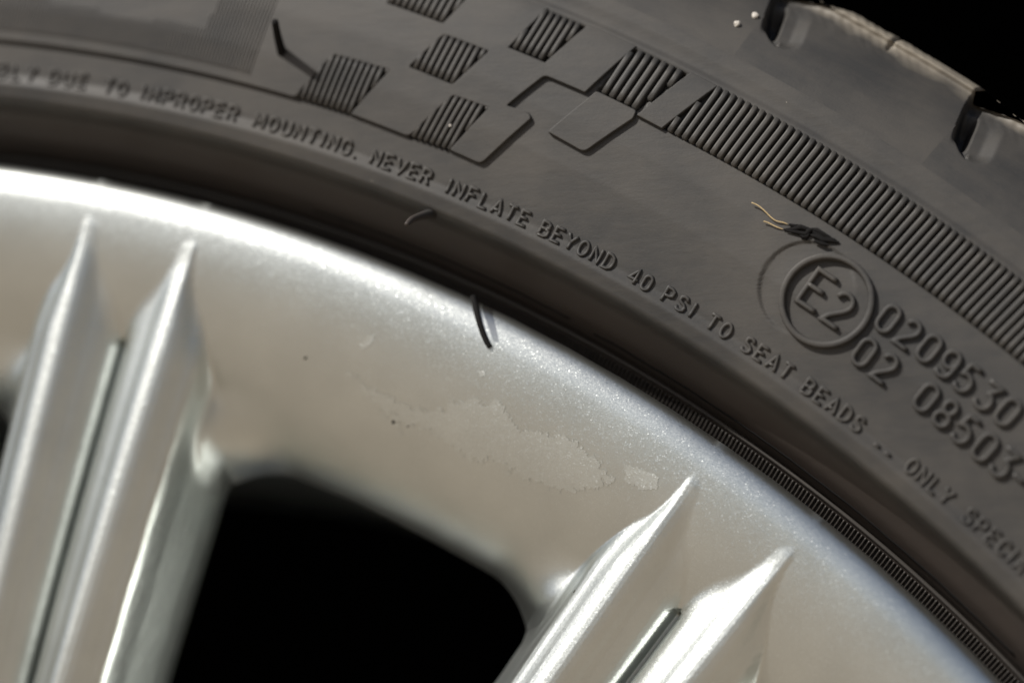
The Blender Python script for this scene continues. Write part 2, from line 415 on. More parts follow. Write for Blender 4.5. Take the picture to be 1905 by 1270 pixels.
def flat(tr): return np.c_[np.radians(tr[:, 0])*R0, tr[:, 1]]
def unflat(p): return np.degrees(p[:, 0]/R0), p[:, 1]
def rim_patch(px, amp, n):
    L = flat(on_rim(jag(px, amp, n)))
    v, f = cdt_fill([L], 1.3); th, r = unflat(v)
    P = rim_pt(r, th, .06)
    e = .05; N = np.cross(rim_pt(r+e, th, 0)-rim_pt(r-e, th, 0), rim_pt(r, th+e, 0)-rim_pt(r, th-e, 0)); N /= np.linalg.norm(N, axis=1, keepdims=True)
    N *= np.where(N[:, 1:2] > 0, -1, 1)
    o = link('peeled_lacquer', arrays_mesh('peeled_lacquer', P, f, N), M_PEEL, rim); return o
rim_patch([(640, 690), (676, 712), (700, 726), (745, 752), (790, 768), (832, 762), (862, 746), (888, 738), (920, 745), (944, 768), (955, 792), (990, 800), (1038, 806), (1068, 822),
           (1088, 842), (1110, 856), (1128, 874), (1137, 897), (1118, 892), (1090, 905), (1062, 912), (1030, 906), (1000, 897), (968, 886), (945, 866), (908, 856), (880, 853), (858, 834),
           (828, 820), (806, 802), (776, 790), (742, 770), (712, 758), (690, 736), (668, 720)], 5.0, 4)
rim_patch([(1160, 863), (1176, 868), (1190, 872), (1221, 884), (1224, 906), (1196, 912), (1180, 900), (1165, 896)], 2.5, 3)
rim_patch([(668, 640), (684, 622), (700, 622), (690, 640), (676, 652)], 1.5, 2)
for _k in range(14):
    _t = rng.random(); _x = 700+_t*400+rng.normal(0, 14); _y = 770+_t*150+rng.normal(0, 12); _s = rng.uniform(2.2, 5.5)
    rim_patch([(_x+_s*math.cos(q)*1.4, _y+_s*math.sin(q)) for q in np.linspace(0, 2*math.pi, 7)[:-1]], .9, 2)
rim_patch([(888, 690), (900, 688), (904, 697), (893, 702)], 1.2, 2)

def chip(px):
    L = flat(on_rim(jag(px, .8, 2))); v, f = cdt_fill([L], .3); th, r = unflat(v)
    link('paint_chip', arrays_mesh('paint_chip', rim_pt(r, th, .05), f), M_HAIR_SHADOW, rim)
chip([(729, 782), (733, 780), (736, 785), (736, 790), (732, 791), (729, 787)])
chip([(755, 788), (760, 786), (762, 792), (757, 795)])
chip([(566, 664), (571, 663), (571, 668), (566, 669)])
# ---- tyre carcass
def shoulder_path():
    """(r, y) of the unworn shoulder and tread, walked outwards from the sidewall."""
    a = [(r, -float(b_plate(r))) for r in np.arange(292, 305.01, .5)]
    a += [(305.5, 8.1), (306.1, 9.4), (306.55, 10.9), (306.85, 12.6), (307.05, 14.6), (307.2, 17.5), (307.4, 22), (307.8, 30), (308.4, 45), (308.9, 70), (309, 120), (308.6, 180), (307.5, 200), (305, 215), (300, 224)]
    return np.array(a)
SH = shoulder_path()
NOTCH0, NPITCH = 30.55, 360/61.5
NB = 61
NPITCH = 360/NB
def plug(th, r):
    """the shallow round mould plug beside the approval ring, as a height in mm"""
    c = flat(on_tyre([(1500, 537)]))[0]
    q = np.stack([np.radians(th)*R0-c[0], r-c[1]], -1); d = np.hypot(q[..., 0], q[..., 1]); rad = 84*.0775
    fade = smooth01((.9*rad-q[..., 0]*.9+q[..., 1]*.35)/(1.5*rad))
    return -.24*fade*(1-smooth01((d-rad+.22)/.22))*smooth01(d/rad*1.1)
P1 = [(548, 180), (621, 101), (725, 130), (652, 212)]
P3 = [(762, 253), (843, 177), (909, 200), (836, 279)]
P2 = [(826, 64), (909, 95), (842, 157), (761, 124)]
P4 = [(946, 88), (1022, 14), (1094, 46), (1014, 116)]
P5 = [(1087, 172), (1182, 88), (1281, 137), (1184, 213)]
P0 = [(719, 5), (786, -62), (890, -26), (824, 43)]
P5B = [(1113, 170), (1182, 88), (1281, 137), (1184, 205)]
def carve_polys():
    out = [flat(on_tyre(p)) for p in (P1, P2, P3, P0)]
    for p in (P4, P5B):
        q = flat(on_tyre(p))
        for i in (1, 2): b = q[0 if i == 1 else 3]; q[i] = b+(q[i]-b)*(286.7-b[1])/(q[i, 1]-b[1])
        out.append(q)
    a = flat(on_tyre([(1231, 239), (1331, 163)])); d = a[1]-a[0]
    xs = np.linspace(a[0, 0], math.radians(48)*R0, 60)
    out.append(np.concatenate([np.c_[xs, np.full(60, 278.7)], np.c_[xs[::-1]+(d[0]/d[1]*8 if 0 else 0), np.full(60, 286.4)][:-1], [a[0]+d*(286.4-a[0, 1])/d[1]]]))
    return out
def carve(th, r):
    q = np.c_[np.radians(th.ravel())*R0, r.ravel()]; m = np.zeros(len(q))
    for p in carve_polys():
        lo_, hi = p.min(0), p.max(0); idx = np.where((q > lo_).all(1) & (q < hi).all(1))[0]
        for ch in np.array_split(idx, max(1, len(idx)//20000)): m[ch[inside(q[ch], p)]] = 1
    m = m.reshape(th.shape); return m
def tyre():
    r = np.concatenate([np.arange(240, 246, 1.), np.arange(246, 250, .14), np.arange(250, 258, .3), np.arange(258, 292.01, .25)])
    thd = np.arange(4, 53.001, .055); thc = np.arange(53, 364.01, 1.0)[1:]
    def surf(th):
        r2, t2 = np.meshgrid(r, th, indexing='ij')
        rock = .10*np.sin(np.radians(t2)*9+1)*smooth01((r2-262)/8)*smooth01((292-r2)/6)
        y = -(b_base(r2)+plug(t2, r2)+rock*.5-.72*carve(t2, r2))
        P = pol(r2, t2, y); N = grid_normals(P); N *= np.where(N[..., 1:2] > 0, -1, 1); return P, N
    V, F, N, o = [], [], [], 0
    for th in (thd, np.concatenate([[thd[-1]], thc])):
        P, n = surf(th); V.append(P.reshape(-1, 3)); N.append(n.reshape(-1, 3)); F.append(grid_faces(*P.shape[:2]).reshape(-1, 4)+o); o += P.shape[0]*P.shape[1]
    t = link('tyre', arrays_mesh('tyre', np.concatenate(V), np.concatenate(F), np.concatenate(N)), M_RUB, wheel, LOC)
    # the hidden inner sidewall and bead seat close the carcass
    lathe('inner_sidewall', [(300, 224), (285, 232), (262, 234), (246, 222), (239, 206)], M_RUB, t)
    return t
tyre_o = tyre()
tyre_o.data.materials.clear()
# bead zone toned browner, sidewall in grey: two slots on the one carcass
tyre_o.data.materials.append(M_RUB)

# ---- tread blocks
def block_mesh(dense):
    dn = .04 if dense else .6
    ths = np.arange(0, NPITCH+1e-6, NPITCH/round(NPITCH/dn))
    # resample shoulder path
    seg = np.hypot(*np.diff(SH, axis=0).T); s = np.r_[0, np.cumsum(seg)]
    ss = np.r_[np.arange(0, 34, .22 if dense else 1.5), np.linspace(34, s[-1], 40 if dense else 12)]
    rr = np.interp(ss, s, SH[:, 0]); yy = np.interp(ss, s, SH[:, 1])
    for _ in range(30 if dense else 0):
        rr[1:-1] = (rr[:-2]+2*rr[1:-1]+rr[2:])/4; yy[1:-1] = (yy[:-2]+2*yy[1:-1]+yy[2:])/4
    dr, dy = np.gradient(rr), np.gradient(yy); ln = np.hypot(dr, dy); nrm_r, nrm_y = dy/ln, -dr/ln
    S2, T2 = np.meshgrid(ss, ths, indexing='ij')
    t = np.radians(T2)*300-1.6                   # mm from the notch's left wall
    s0 = np.interp(296.0, SH[:27, 0], s[:27])
    per = math.radians(NPITCH)*300; t = (t+.27*np.minimum(S2-s0, 11)+4) % per-4
    hw, cx = 3.1, 3.1
    cut = s0+hw
    dx = t-cx; dyy = np.where(S2 < cut, cut-S2, 0)
    dist = hw-np.hypot(dx, dyy)                  # >0 inside the slot
    soft = np.where(dx < -.4, .9, 2.4)
    dep = smooth01(dist/soft)*1.25*(1-.9*smooth01((S2-s0-6)/5))+smooth01((1.45-np.abs(t-.9))/.8)*3.4*smooth01((S2-s0-1.0)/4)*(1-.97*smooth01((S2-s0-7.5)/3))
    dep = dep+2.1*np.clip(1-t/9.5, 0, 1)*smooth01((t+.4)/.8)*smooth01((S2-s0-5.5)/6)
    sipe = .5*np.exp(-((t-17.5)/.35)**2)*smooth01((S2-s0-9.5)/2)
    wob = .55*(.10*np.sin(t*.9+S2*.31+.6)+.07*np.sin(t*2.3-S2*.9)+.05*np.sin(t*4.1+S2*1.7+2))*smooth01((S2-s0-7)/4)*np.sin(np.pi*np.clip((t+4)/per, 0, 1))
    dep = dep+sipe+wob
    Rr = rr[:, None]-dep*nrm_r[:, None]; Yy = yy[:, None]-dep*nrm_y[:, None]
    P = pol(Rr, T2, Yy); N = grid_normals(P); N *= np.where((N*pol(nrm_r[:, None]+0*T2, T2, nrm_y[:, None]+0*T2)).sum(-1, keepdims=True) < 0, -1, 1)
    me = arrays_mesh('tread_block', P.reshape(-1, 3), grid_faces(*P.shape[:2]).reshape(-1, 4), N.reshape(-1, 3)); me.materials.append(M_TREAD); return me
bd_, bc_ = block_mesh(True), block_mesh(False)
for k in range(NB):
    a = NOTCH0+(k-1-math.floor(NB*.5))*NPITCH
    vis = 10 < a < 48
    o = link('tread_block', bd_ if vis else bc_, None, tyre_o); o.rotation_euler = (0, R(a)-1.6/300, 0)

# ---- raised plates and plateau
def emboss(name, loops_px, h, mat, parent, step=1.6, ch=.13, fl=.05, base=b_base, roundn=0, top_open_r=None, topbase=None):
    loops = []
    for i, L in enumerate(loops_px):
        q = flat(np.asarray(L, float))
        area = .5*np.sum(q[:, 0]*np.roll(q[:, 1], -1)-np.roll(q[:, 0], -1)*q[:, 1])
        if (area > 0) != (i == 0): q = q[::-1]
        loops.append(q)
    def offset(L, d):                            # d>0 = into the material (left of travel)
        a = L-np.roll(L, 1, 0); b = np.roll(L, -1, 0)-L
        a /= np.hypot(*a.T)[:, None]+1e-9; b /= np.hypot(*b.T)[:, None]+1e-9
        na = np.c_[-a[:, 1], a[:, 0]]; nb = np.c_[-b[:, 1], b[:, 0]]; m = na+nb
        m /= np.maximum((m*m).sum(1), .35)[:, None]; return L+2*d*m
    V, F, N = [], [], []; o = 0
    tops = [offset(L, ch) for L in loops]
    tb = topbase or base
    for L in loops:
        rings = [(offset(L, -fl), -.05), (L, h*.72), (offset(L, ch*.35), h*.93), (offset(L, ch), h)]
        n = len(L)
        for q, hh in rings:
            th, r = unflat(q); V.append(tyre_pt(r, th, hh, base) if hh < h*.5 else tyre_pt(r, th, hh-h, b_plate if topbase else (lambda x: base(x)+h)))
        for k in range(3):
            for i in range(n):
                j = (i+1) % n; F.append((o+k*n+i, o+k*n+j, o+(k+1)*n+j, o+(k+1)*n+i))
        o += 4*n
    v, f = cdt_fill(tops, step); th, r = unflat(v)
    V.append(tyre_pt(r, th, 0., b_plate if topbase else (lambda x: base(x)+h)))
    F += [tuple(x+o for x in t) for t in f]
    me = arrays_mesh(name, np.concatenate(V), F, smooth=False)
    # smooth top by normals of the sidewall
    import bmesh
    bm = bmesh.new(); bm.from_mesh(me); bmesh.ops.recalc_face_normals(bm, faces=bm.faces)
    tri = [q for q in bm.faces if len(q.verts) == 3]
    if sum(q.normal.y*q.calc_area() for q in tri) > 0: bmesh.ops.reverse_faces(bm, faces=tri)
    bm.to_mesh(me); bm.free()
    me.polygons.foreach_set('use_smooth', np.ones(len(me.polygons), bool))
    ln = []
    for p in me.polygons:
        for vi in p.vertices:
            if len(p.vertices) == 3:
                x, _, z = me.vertices[vi].co*1e3; q = math.hypot(x, z); d_ = float(db(q)); m_ = math.sqrt(1+d_*d_)
                ln.append((-d_/m_*x/q, -1/m_, -d_/m_*z/q))
            else: ln.append(tuple(p.normal))
    me.normals_split_custom_set(ln)
    return link(name, me, mat, parent)
def rounded(poly, rad, n=4):
    p = np.array(poly, float); out = []
    rad = rad if hasattr(rad, '__len__') else [rad]*len(p)
    for i in range(len(p)):
        a, b, c = p[i-1], p[i], p[(i+1) % len(p)]
        if rad[i] <= 0: out.append(b); continue
        u = (a-b)/np.hypot(*(a-b)); w = (c-b)/np.hypot(*(c-b)); d = min(rad[i], np.hypot(*(a-b))*.45, np.hypot(*(c-b))*.45)
        for t in np.linspace(0, 1, n): out.append((1-t)**2*(b+u*d)+2*t*(1-t)*b+t*t*(b+w*d))
    return np.array(out)
def subdiv(L, mx):
    L = np.asarray(L, float); out = []
    for i in range(len(L)):
        a, b = L[i], L[(i+1) % len(L)]; k = max(1, int(math.ceil(np.hypot(*(b-a))/mx)))
        for t in range(k): out.append(a+(b-a)*t/k)
    return np.array(out)
RTOP = 287.3
def plate_loops():
    # outer loop in (theta, r): lower edge from the left, round the pattern, then back along the top
    lower = on_plate(rounded([(548, 180), (621, 101), (725, 130), (652, 212), (760, 254), (843, 177), (909, 200), (836, 279), (894, 305), (989, 219), (982, 208), (943, 196), (1013, 140), (1088, 172), (1182, 88)],
                             [3, 6, 3, 3, 10, 5, 3, 4, 10, 10, 6, 2, 8, 3, 0]))
    lt = np.linspace(4.5, lower[0, 0]-.12, 60); left = np.c_[lt, np.full(60, 263.45)]
    topr = np.linspace(lower[-1, 0]+.04, 4.5, 90); top = np.c_[topr, np.full(90, RTOP)]
    p4 = on_plate(P4)                            # open to the top: cut as a bay
    bay = np.array([[p4[2, 0]+(p4[2, 0]-p4[3, 0])*0+(on_plate([P4[2]])[0, 0]-p4[2, 0]), RTOP]])
    d = p4[2]-p4[3]; e = p4[1]-p4[0]
    xr = p4[2, 0]+(p4[2, 0]-p4[3, 0])/(1e-9+abs(p4[2, 1]-p4[3, 1]))*0
    # extend the slanted sides up to RTOP
    def ext(lo_, hi): t = (RTOP-lo_[1])/(hi[1]-lo_[1]); return lo_+(hi-lo_)*t
    tr, tl = ext(p4[3], p4[2]), ext(p4[0], p4[1])
    topA = top[top[:, 0] > tr[0]+.05]; topB = top[top[:, 0] < tl[0]-.05]
    outer = np.concatenate([left, lower, topA, [tr, p4[3], p4[0], tl], topB])
    holes = [on_plate(rounded(P2, 4)), on_plate(rounded(P0, 4))]
    f = lambda L: np.c_[unflat(subdiv(flat(L), 2.2))]
    return [f(outer)]+[f(h) for h in holes]
emboss('raised_plateau', plate_loops(), HP, M_RUB, tyre_o, topbase=b_plate)
plate3 = rounded([(1018, 245), (1110, 169), (1184, 205), (1178, 220), (1086, 283)], [5, 6, 5, 4, 10])
emboss('raised_plate', [np.c_[unflat(subdiv(flat(on_plate(plate3)), 2))]], HP, M_RUB, tyre_o, topbase=b_plate)
q4 = on_plate([(1184, 214), (1231, 239), (1331, 163), (1281, 137)])
def ext(lo_, hi): t = (RTOP-lo_[1])/(hi[1]-lo_[1]); return lo_+(hi-lo_)*t
plate4 = np.array([q4[0], q4[1], ext(q4[1], q4[2]), ext(q4[0], q4[3])])
emboss('raised_plate', [np.c_[unflat(subdiv(flat(plate4), 2))]], HP, M_RUB, tyre_o, topbase=b_plate)

# ---- strokes swept on the sidewall (ribs, letters, digits)
def sweep(lines, place, w, h, closed=False, shape='letter', zoff=0.):
    """lines: list of (n,2) polylines in local mm -> verts, faces; place(lx, ly, h) -> xyz"""
    V, F = [], []; o = 0
    for li, L in enumerate(lines):
        L = np.asarray(L, float); cl = len(L) > 3 and np.allclose(L[0], L[-1])
        if cl: L = L[:-1]
        n = len(L)
        nx, pv = np.roll(L, -1, 0)-L, L-np.roll(L, 1, 0)
        if not cl: nx[-1] = pv[-1]; pv[0] = nx[0]
        nx = nx/(np.hypot(*nx.T)[:, None]+1e-9); pv = pv/(np.hypot(*pv.T)[:, None]+1e-9)
        m = np.c_[-(nx+pv)[:, 1], (nx+pv)[:, 0]]; m = 2*m/np.maximum((m*m).sum(1), 1.0)[:, None]
        hh = h+zoff*(li+1)
        if shape == 'deep': prof = [(-w*.49, -.78), (-w*.32, hh*.8), (-w*.27, hh*.98), (-w*.1, hh), (w*.1, hh), (w*.27, hh*.98), (w*.32, hh*.8), (w*.49, -.78)]
        elif shape == 'rib': prof = [(-w*.5-.05, -.04), (-w*.5, hh*.5), (-w*.36, hh*.9), (-w*.12, hh), (w*.12, hh), (w*.36, hh*.9), (w*.5, hh*.5), (w*.5+.05, -.04)]
        else: prof = [(-w*.5-.07, -.04), (-w*.5, hh*.55), (-w*.5+.09, hh*.95), (-w*.18, hh), (w*.18, hh), (w*.5-.09, hh*.95), (w*.5, hh*.55), (w*.5+.07, -.04)]
        k = len(prof)
        LL, MM, sc = L, m, np.ones(n)
        if not cl:                               # rounded-off ends
            e0, e1 = L[0]-nx[0]*w*.22, L[-1]+pv[-1]*w*.22
            LL = np.concatenate([[e0], L, [e1]]); MM = np.concatenate([m[:1]*.62, m, m[-1:]*.62]); 
        nn_ = len(LL)
        for i in range(nn_):
            for a, z in prof:
                edge = (not cl) and i in (0, nn_-1)
                p = LL[i]+MM[i]*a; V.append((p[0], p[1], (-.1 if shape == 'deep' else min(z, hh*.5)) if edge and z > 0 else z))
        rng_ = range(nn_) if cl else range(nn_-1)
        for i in rng_:
            j = (i+1) % nn_
            for q in range(k-1): F.append((o+i*k+q, o+i*k+q+1, o+j*k+q+1, o+j*k+q))
        if not cl:
            F.append(tuple(o+q for q in range(k))[::-1]); F.append(tuple(o+(nn_-1)*k+q for q in range(k)))
        o += nn_*k
    V = np.array(V); return place(V[:, 0], V[:, 1], V[:, 2]), F
def piece(name, lines, place, w, h, parent=None, mat=None, shape='letter', zoff=.006):
    V, F = sweep(lines, place, w, h, shape=shape, zoff=zoff)
    me = arrays_mesh(name, V, F); return link(name, me, mat or M_RUB, parent or tyre_o)
def flat_place(lx, ly, h): th, r = unflat(np.c_[lx, ly]); return tyre_pt(r, th, h)

def clip_line(poly, p, d):
    ts = []
    for i in range(len(poly)):
        a, b = poly[i], poly[(i+1) % len(poly)]; e = b-a; den = d[0]*e[1]-d[1]*e[0]
        if abs(den) < 1e-9: continue
        w_ = a-p; t = (w_[0]*e[1]-w_[1]*e[0])/den; u = (w_[0]*d[1]-w_[1]*d[0])/den
        if 0 <= u <= 1: ts.append(t)
    return (min(ts), max(ts)) if len(ts) >= 2 else None
def patch_ribs(poly_px, lean, pitch, w, phase=0., extend_top=False, inset=(.08, .08)):
    poly = flat(on_tyre(poly_px)); c = poly.mean(0)
    if extend_top:
        for i in range(len(poly)):
            if poly[i, 1] > 284.6:
                poly[i] = poly[i]+(poly[i]-poly[0 if i == 1 else 3])*(287.0-poly[i, 1])/(poly[i, 1]-poly[0 if i == 1 else 3, 1])
    d = np.array([math.sin(R(lean)), math.cos(R(lean))]); nrm = np.array([d[1], -d[0]])
    e = (poly-c)@nrm
    for k in range(int(math.floor(e.min()/pitch))-1, int(math.ceil(e.max()/pitch))+2):
        p = c+nrm*(k+phase)*pitch; cs = [x for x in (clip_line(poly, p+nrm*pitch*o_, d) for o_ in ((0,) if extend_top else (-.22, 0, .22))) if x]
        s = (min(x[0] for x in cs), max(x[1] for x in cs)) if cs else None
        if not s or s[1]-s[0] < .45: continue
        a, b = p+d*(s[0]+inset[0]), p+d*(s[1]-inset[1]); m = max(2, int((s[1]-s[0])/1.2))
        L = np.array([a+(b-a)*t/m for t in range(m+1)])
        piece('rib', [L], flat_place, pitch, HP*.97, shape='deep')
patch_ribs(P1, 3.2, .935, .50, .1)
patch_ribs(P3, 6.5, .94, .50, .2)
patch_ribs(P2, 3.0, .97, .52, .3)
patch_ribs(P4, 3.5, .97, .52, .0, True, (.12, .3))
patch_ribs(P0, 3.0, .97, .52, .2)
patch_ribs([(1113, 170), (1182, 88), (1281, 137), (1184, 205)], 3.0, 1.16, .66, .35, True, (.1, .3))
# the long band that runs off to the right
def band():
    q = on_tyre([(1231, 239), (1331, 163)]); a0, a1 = flat(q)
    dth = math.radians(.2298)*R0; lean = math.tan(R(3.0)); slope = (a1[0]-a0[0])/(a1[1]-a0[1])
    x = a0[0]-8.6
    while x < math.radians(45.5)*R0:
        x += dth
        lo_, hi = 278.5, 287.0
        # clip by the slanted right edge of the last plate
        if x < a0[0]+.25:
            lo_ = a0[1]+(x+lean*0-a0[0]+.25)/1*0
            # solve x + lean*(r-278.5) = a0x + slope*(r-a0y) + .25
            r = (x-lean*278.5-a0[0]+slope*a0[1]-.3)/(slope-lean); lo_ = 278.5
            hi = r
            continue_ok = hi-lo_ > 1
            # the plate edge leans right more than the ribs: ribs starting under it are cut at their top
            if not continue_ok: continue
        rs = np.linspace(lo_+.1, min(hi, 287.0), 9)
        r_edge = None
        xs = x+lean*(rs-278.5); lim = a0[0]+slope*(rs-a0[1])+.3
        ok = xs > lim
        if ok.sum() < 3: continue
        rs, xs = rs[ok], xs[ok]
        piece('rib', [np.c_[xs, rs]], flat_place, dth, HP*.97, shape='deep')
band()
# fine lines moulded into the plateau on the left
def fine_lines():
    V, F, o = [], [], 0
    skip = flat(on_plate([(60, -60), (100, 2), (190, 16), (378, 51), (412, -10), (420, -60)]))
    def place(lx, ly, h): th, r = unflat(np.c_[lx, ly]); return tyre_pt(r, th, h, b_plate)
    x0, x1 = math.radians(4.8)*R0, flat(on_plate([(458, 150)]))[0, 0]
    x = x0
    while x < x1:
        x += .50
        rs = np.linspace(264.9, 283, 34); c = np.c_[x+.0+(rs-264.9)*.035, rs]
        good = ~inside(c, skip); runs = []; cur = []
        for g, q in zip(good, c):
            if g: cur.append(q)
            elif cur: runs.append(cur); cur = []
        if cur: runs.append(cur)
        for rn in runs:
            if len(rn) < 3: continue
            v, f = sweep([np.array(rn)], place, .25, .10, shape='rib'); V.append(v); F += [tuple(i+o for i in q) for q in f]; o += len(v)
    me = arrays_mesh('fine_rib_field', np.concatenate(V), F); ob = link('fine_rib_field', me, M_RUB, tyre_o); ob['kind'] = 'stuff'
fine_lines()
# knurled ring beside the rim edge
def serration():
    V, F, o = [], [], 0
    for a in np.arange(5, 52, .146):
        L = [(math.radians(a)*R0, r) for r in (246.2, 247.0, 247.8)]
        v, f = sweep([np.array(L)], flat_place, .31, .27, shape='rib'); V.append(v); F += [tuple(i+o for i in q) for q in f]; o += len(v)
    ob = link('bead_serration', arrays_mesh('bead_serration', np.concatenate(V), F), M_BEAD, tyre_o); ob['kind'] = 'stuff'
serration()
def ring(name, r, w, h, t0=4.5, t1=52, mat=None, wob=0., step=.35):
    t = np.arange(t0, t1, step); wv = np.cumsum(rng.normal(0, 1, len(t))); wv = (wv-np.convolve(wv, np.ones(15)/15, 'same'))*wob
    L = np.c_[np.radians(t)*R0, r+wv]; return piece(name, [L], flat_place, w, h, mat=mat or M_BEAD, shape='rib')
ring('bead_ridge', 248.45, .42, .40)
ring('mould_flash', 250.1, .15, .12, 20, 29.5, mat=M_HAIR_SHADOW, wob=.018, step=.2)
ring('mould_flash', 249.9, .17, .13, 30.3, 47, mat=M_HAIR_SHADOW, wob=.02, step=.18)

# ---- lettering
def arc(cx, cy, rx, ry, a0, a1, n): return [(cx+rx*math.cos(R(a)), cy+ry*math.sin(R(a))) for a in np.linspace(a0, a1, n)]
def oval(wd_, n=20): return [arc(wd_/2, .5, wd_/2, .5, 90, 450, n+1)]
def stadium(wd_, n=7): r = wd_/2; return [[*arc(r, 1-r, r, r, 180, 0, n), *arc(r, r, r, r, 0, -180, n), (0, 1-r)]]
G = {
 'A': [[(0, 0), (.34, 1), (.68, 0)], [(.12, .3), (.56, .3)]],
 'B': [[(0, 0), (0, 1), (.36, 1), (.55, .9), (.55, .64), (.36, .53), (.02, .53)], [(.36, .53), (.6, .42), (.6, .12), (.4, 0), (0, 0)]],
 'C': [[(.6, .78), (.5, .95), (.3, 1), (.1, .92), (0, .72), (0, .28), (.1, .08), (.3, 0), (.5, .05), (.6, .22)]],
 'D': [[(0, 0), (0, 1), (.3, 1), (.52, .86), (.6, .65), (.6, .35), (.52, .14), (.3, 0), (0, 0)]],
 'E': [[(.56, 1), (0, 1), (0, 0), (.56, 0)], [(0, .52), (.46, .52)]],
 'F': [[(.56, 1), (0, 1), (0, 0)], [(0, .52), (.46, .52)]],
 'G': [[(.6, .78), (.5, .95), (.3, 1), (.1, .92), (0, .72), (0, .28), (.1, .08), (.3, 0), (.52, .05), (.6, .2), (.6, .46), (.36, .46)]],
 'I': [[(0, 0), (0, 1)]],
 'L': [[(0, 1), (0, 0), (.52, 0)]],
 'M': [[(0, 0), (0, 1), (.33, .38), (.66, 1), (.66, 0)]],
 'N': [[(0, 0), (0, 1), (.58, 0), (.58, 1)]],
 'O': [arc(.31, .5, .31, .5, 90, 450, 19)],
 'P': [[(0, 0), (0, 1), (.36, 1), (.57, .88), (.57, .58), (.36, .46), (0, .46)]],
 'R': [[(0, 0), (0, 1), (.36, 1), (.57, .88), (.57, .6), (.36, .49), (0, .49)], [(.3, .49), (.6, 0)]],
 'S': [[(.56, .8), (.46, .97), (.26, 1), (.06, .9), (.04, .66), (.2, .54), (.44, .46), (.58, .32), (.55, .1), (.34, 0), (.12, .03), (0, .2)]],
 'T': [[(0, 1), (.62, 1)], [(.31, 1), (.31, 0)]],
 'U': [[(0, 1), (0, .25), (.1, .06), (.3, 0), (.5, .06), (.6, .25), (.6, 1)]],
 'V': [[(0, 1), (.33, 0), (.66, 1)]],
 'X': [[(0, 0), (.6, 1)], [(0, 1), (.6, 0)]],
 'Y': [[(0, 1), (.32, .48), (.64, 1)], [(.32, .48), (.32, 0)]],
 '4': [[(.44, 0), (.44, 1), (0, .3), (.6, .3)]],
 '.': [[(0, .0), (.06, .0)]],
 '_': [[(0, .12), (.42, .12)]],
 '-': [[(0, .5), (.42, .5)]],
 '0': stadium(.54),
 '2': [[*arc(.27, .73, .26, .27, 165, -20, 8), (.42, .5), (.12, .2), (0, 0), (.54, 0)]],
 '3': [[(0, 1), (.52, 1), (.26, .62), (.4, .56), *arc(.26, .3, .28, .3, 45, -160, 9)]],
 '5': [[(.5, 1), (.1, 1), (.05, .58), (.2, .64), *arc(.26, .31, .28, .31, 70, -150, 10)]],
 '8': [[*arc(.27, .76, .22, .24, -90, 270, 14)], [*arc(.27, .27, .27, .26, 90, 450, 16)]],
 '9': [[*arc(.27, .69, .27, .31, 0, 360, 14)], [(.54, .69), (.54, .35), *arc(.27, .26, .27, .26, 10, -150, 8)]],
}
for g in G.values():
    for i, L in enumerate(g): g[i] = np.array(L, float)
def letter(ch, th0, r0, hgt, w, h, rot=0., wsc=1.0):
    wid = max(L[:, 0].max() for L in G[ch]); lines = []
    for L in G[ch]:
        q = (L-[wid/2, .5])*[hgt*wsc, hgt]
        q = subdiv_open(q, .5); lines.append(q)
    cr, sr = math.cos(rot), math.sin(rot)
    def place(lx, ly, z):
        x, y = lx*cr-ly*sr, lx*sr+ly*cr; r = r0+y
        return tyre_pt(r, th0+np.degrees(x/r0), z)
    return piece('letter', lines, place, w, h, zoff=.008)
def subdiv_open(L, mx):
    out = [L[0]]
    for a, b in zip(L[:-1], L[1:]):
        k = max(1, int(math.ceil(np.hypot(*(b-a))/mx)))
        out += [a+(b-a)*t/k for t in range(1, k+1)]
    return np.array(out)
WORDS = [('BLY', (5, 134), (59, 140)), ('DUE', (102, 146), (154, 155)), ('TO', (204, 160), (228, 166)), ('IMPROPER', (267, 175), (433, 214)), ('MOUNTING', (484, 226), (645, 276)), ('.', (660, 292), (661, 292)),
         ('NEVER', (700, 296), (793, 331)), ('INFLATE', (835, 349), (973, 412)), ('BEYOND', (1012, 432), (1132, 491)), ('40', (1180, 517), (1203, 529)), ('PSI', (1243, 552), (1289, 578)),
         ('TO', (1326, 601), (1350, 617)), ('SEAT', (1390, 646), (1463, 691)), ('BEADS', (1503, 723), (1597, 788)), ('__', (1634, 825), (1654, 841)), ('ONLY', (1696, 869), (1762, 922)), ('SPECIAL', (1802, 962), (1917, 1074))]
ADV = {'I': .55, 'M': 1.08, '.': .4}
for wtxt, p0, p1 in WORDS:
    t = on_tyre([p0, p1])[:, 0]; rm = 259.05
    adv = [ADV.get(c, 1.0) for c in wtxt]; pos = [0]
    for a, b in zip(adv[:-1], adv[1:]): pos.append(pos[-1]+(a+b)/2)
    tot = pos[-1] or 1
    for c, x in zip(wtxt, pos):
        letter(c, t[0]+(t[1]-t[0])*x/tot, rm+rng.normal(0, .02), 1.98, .43, .33, wsc=1.02)
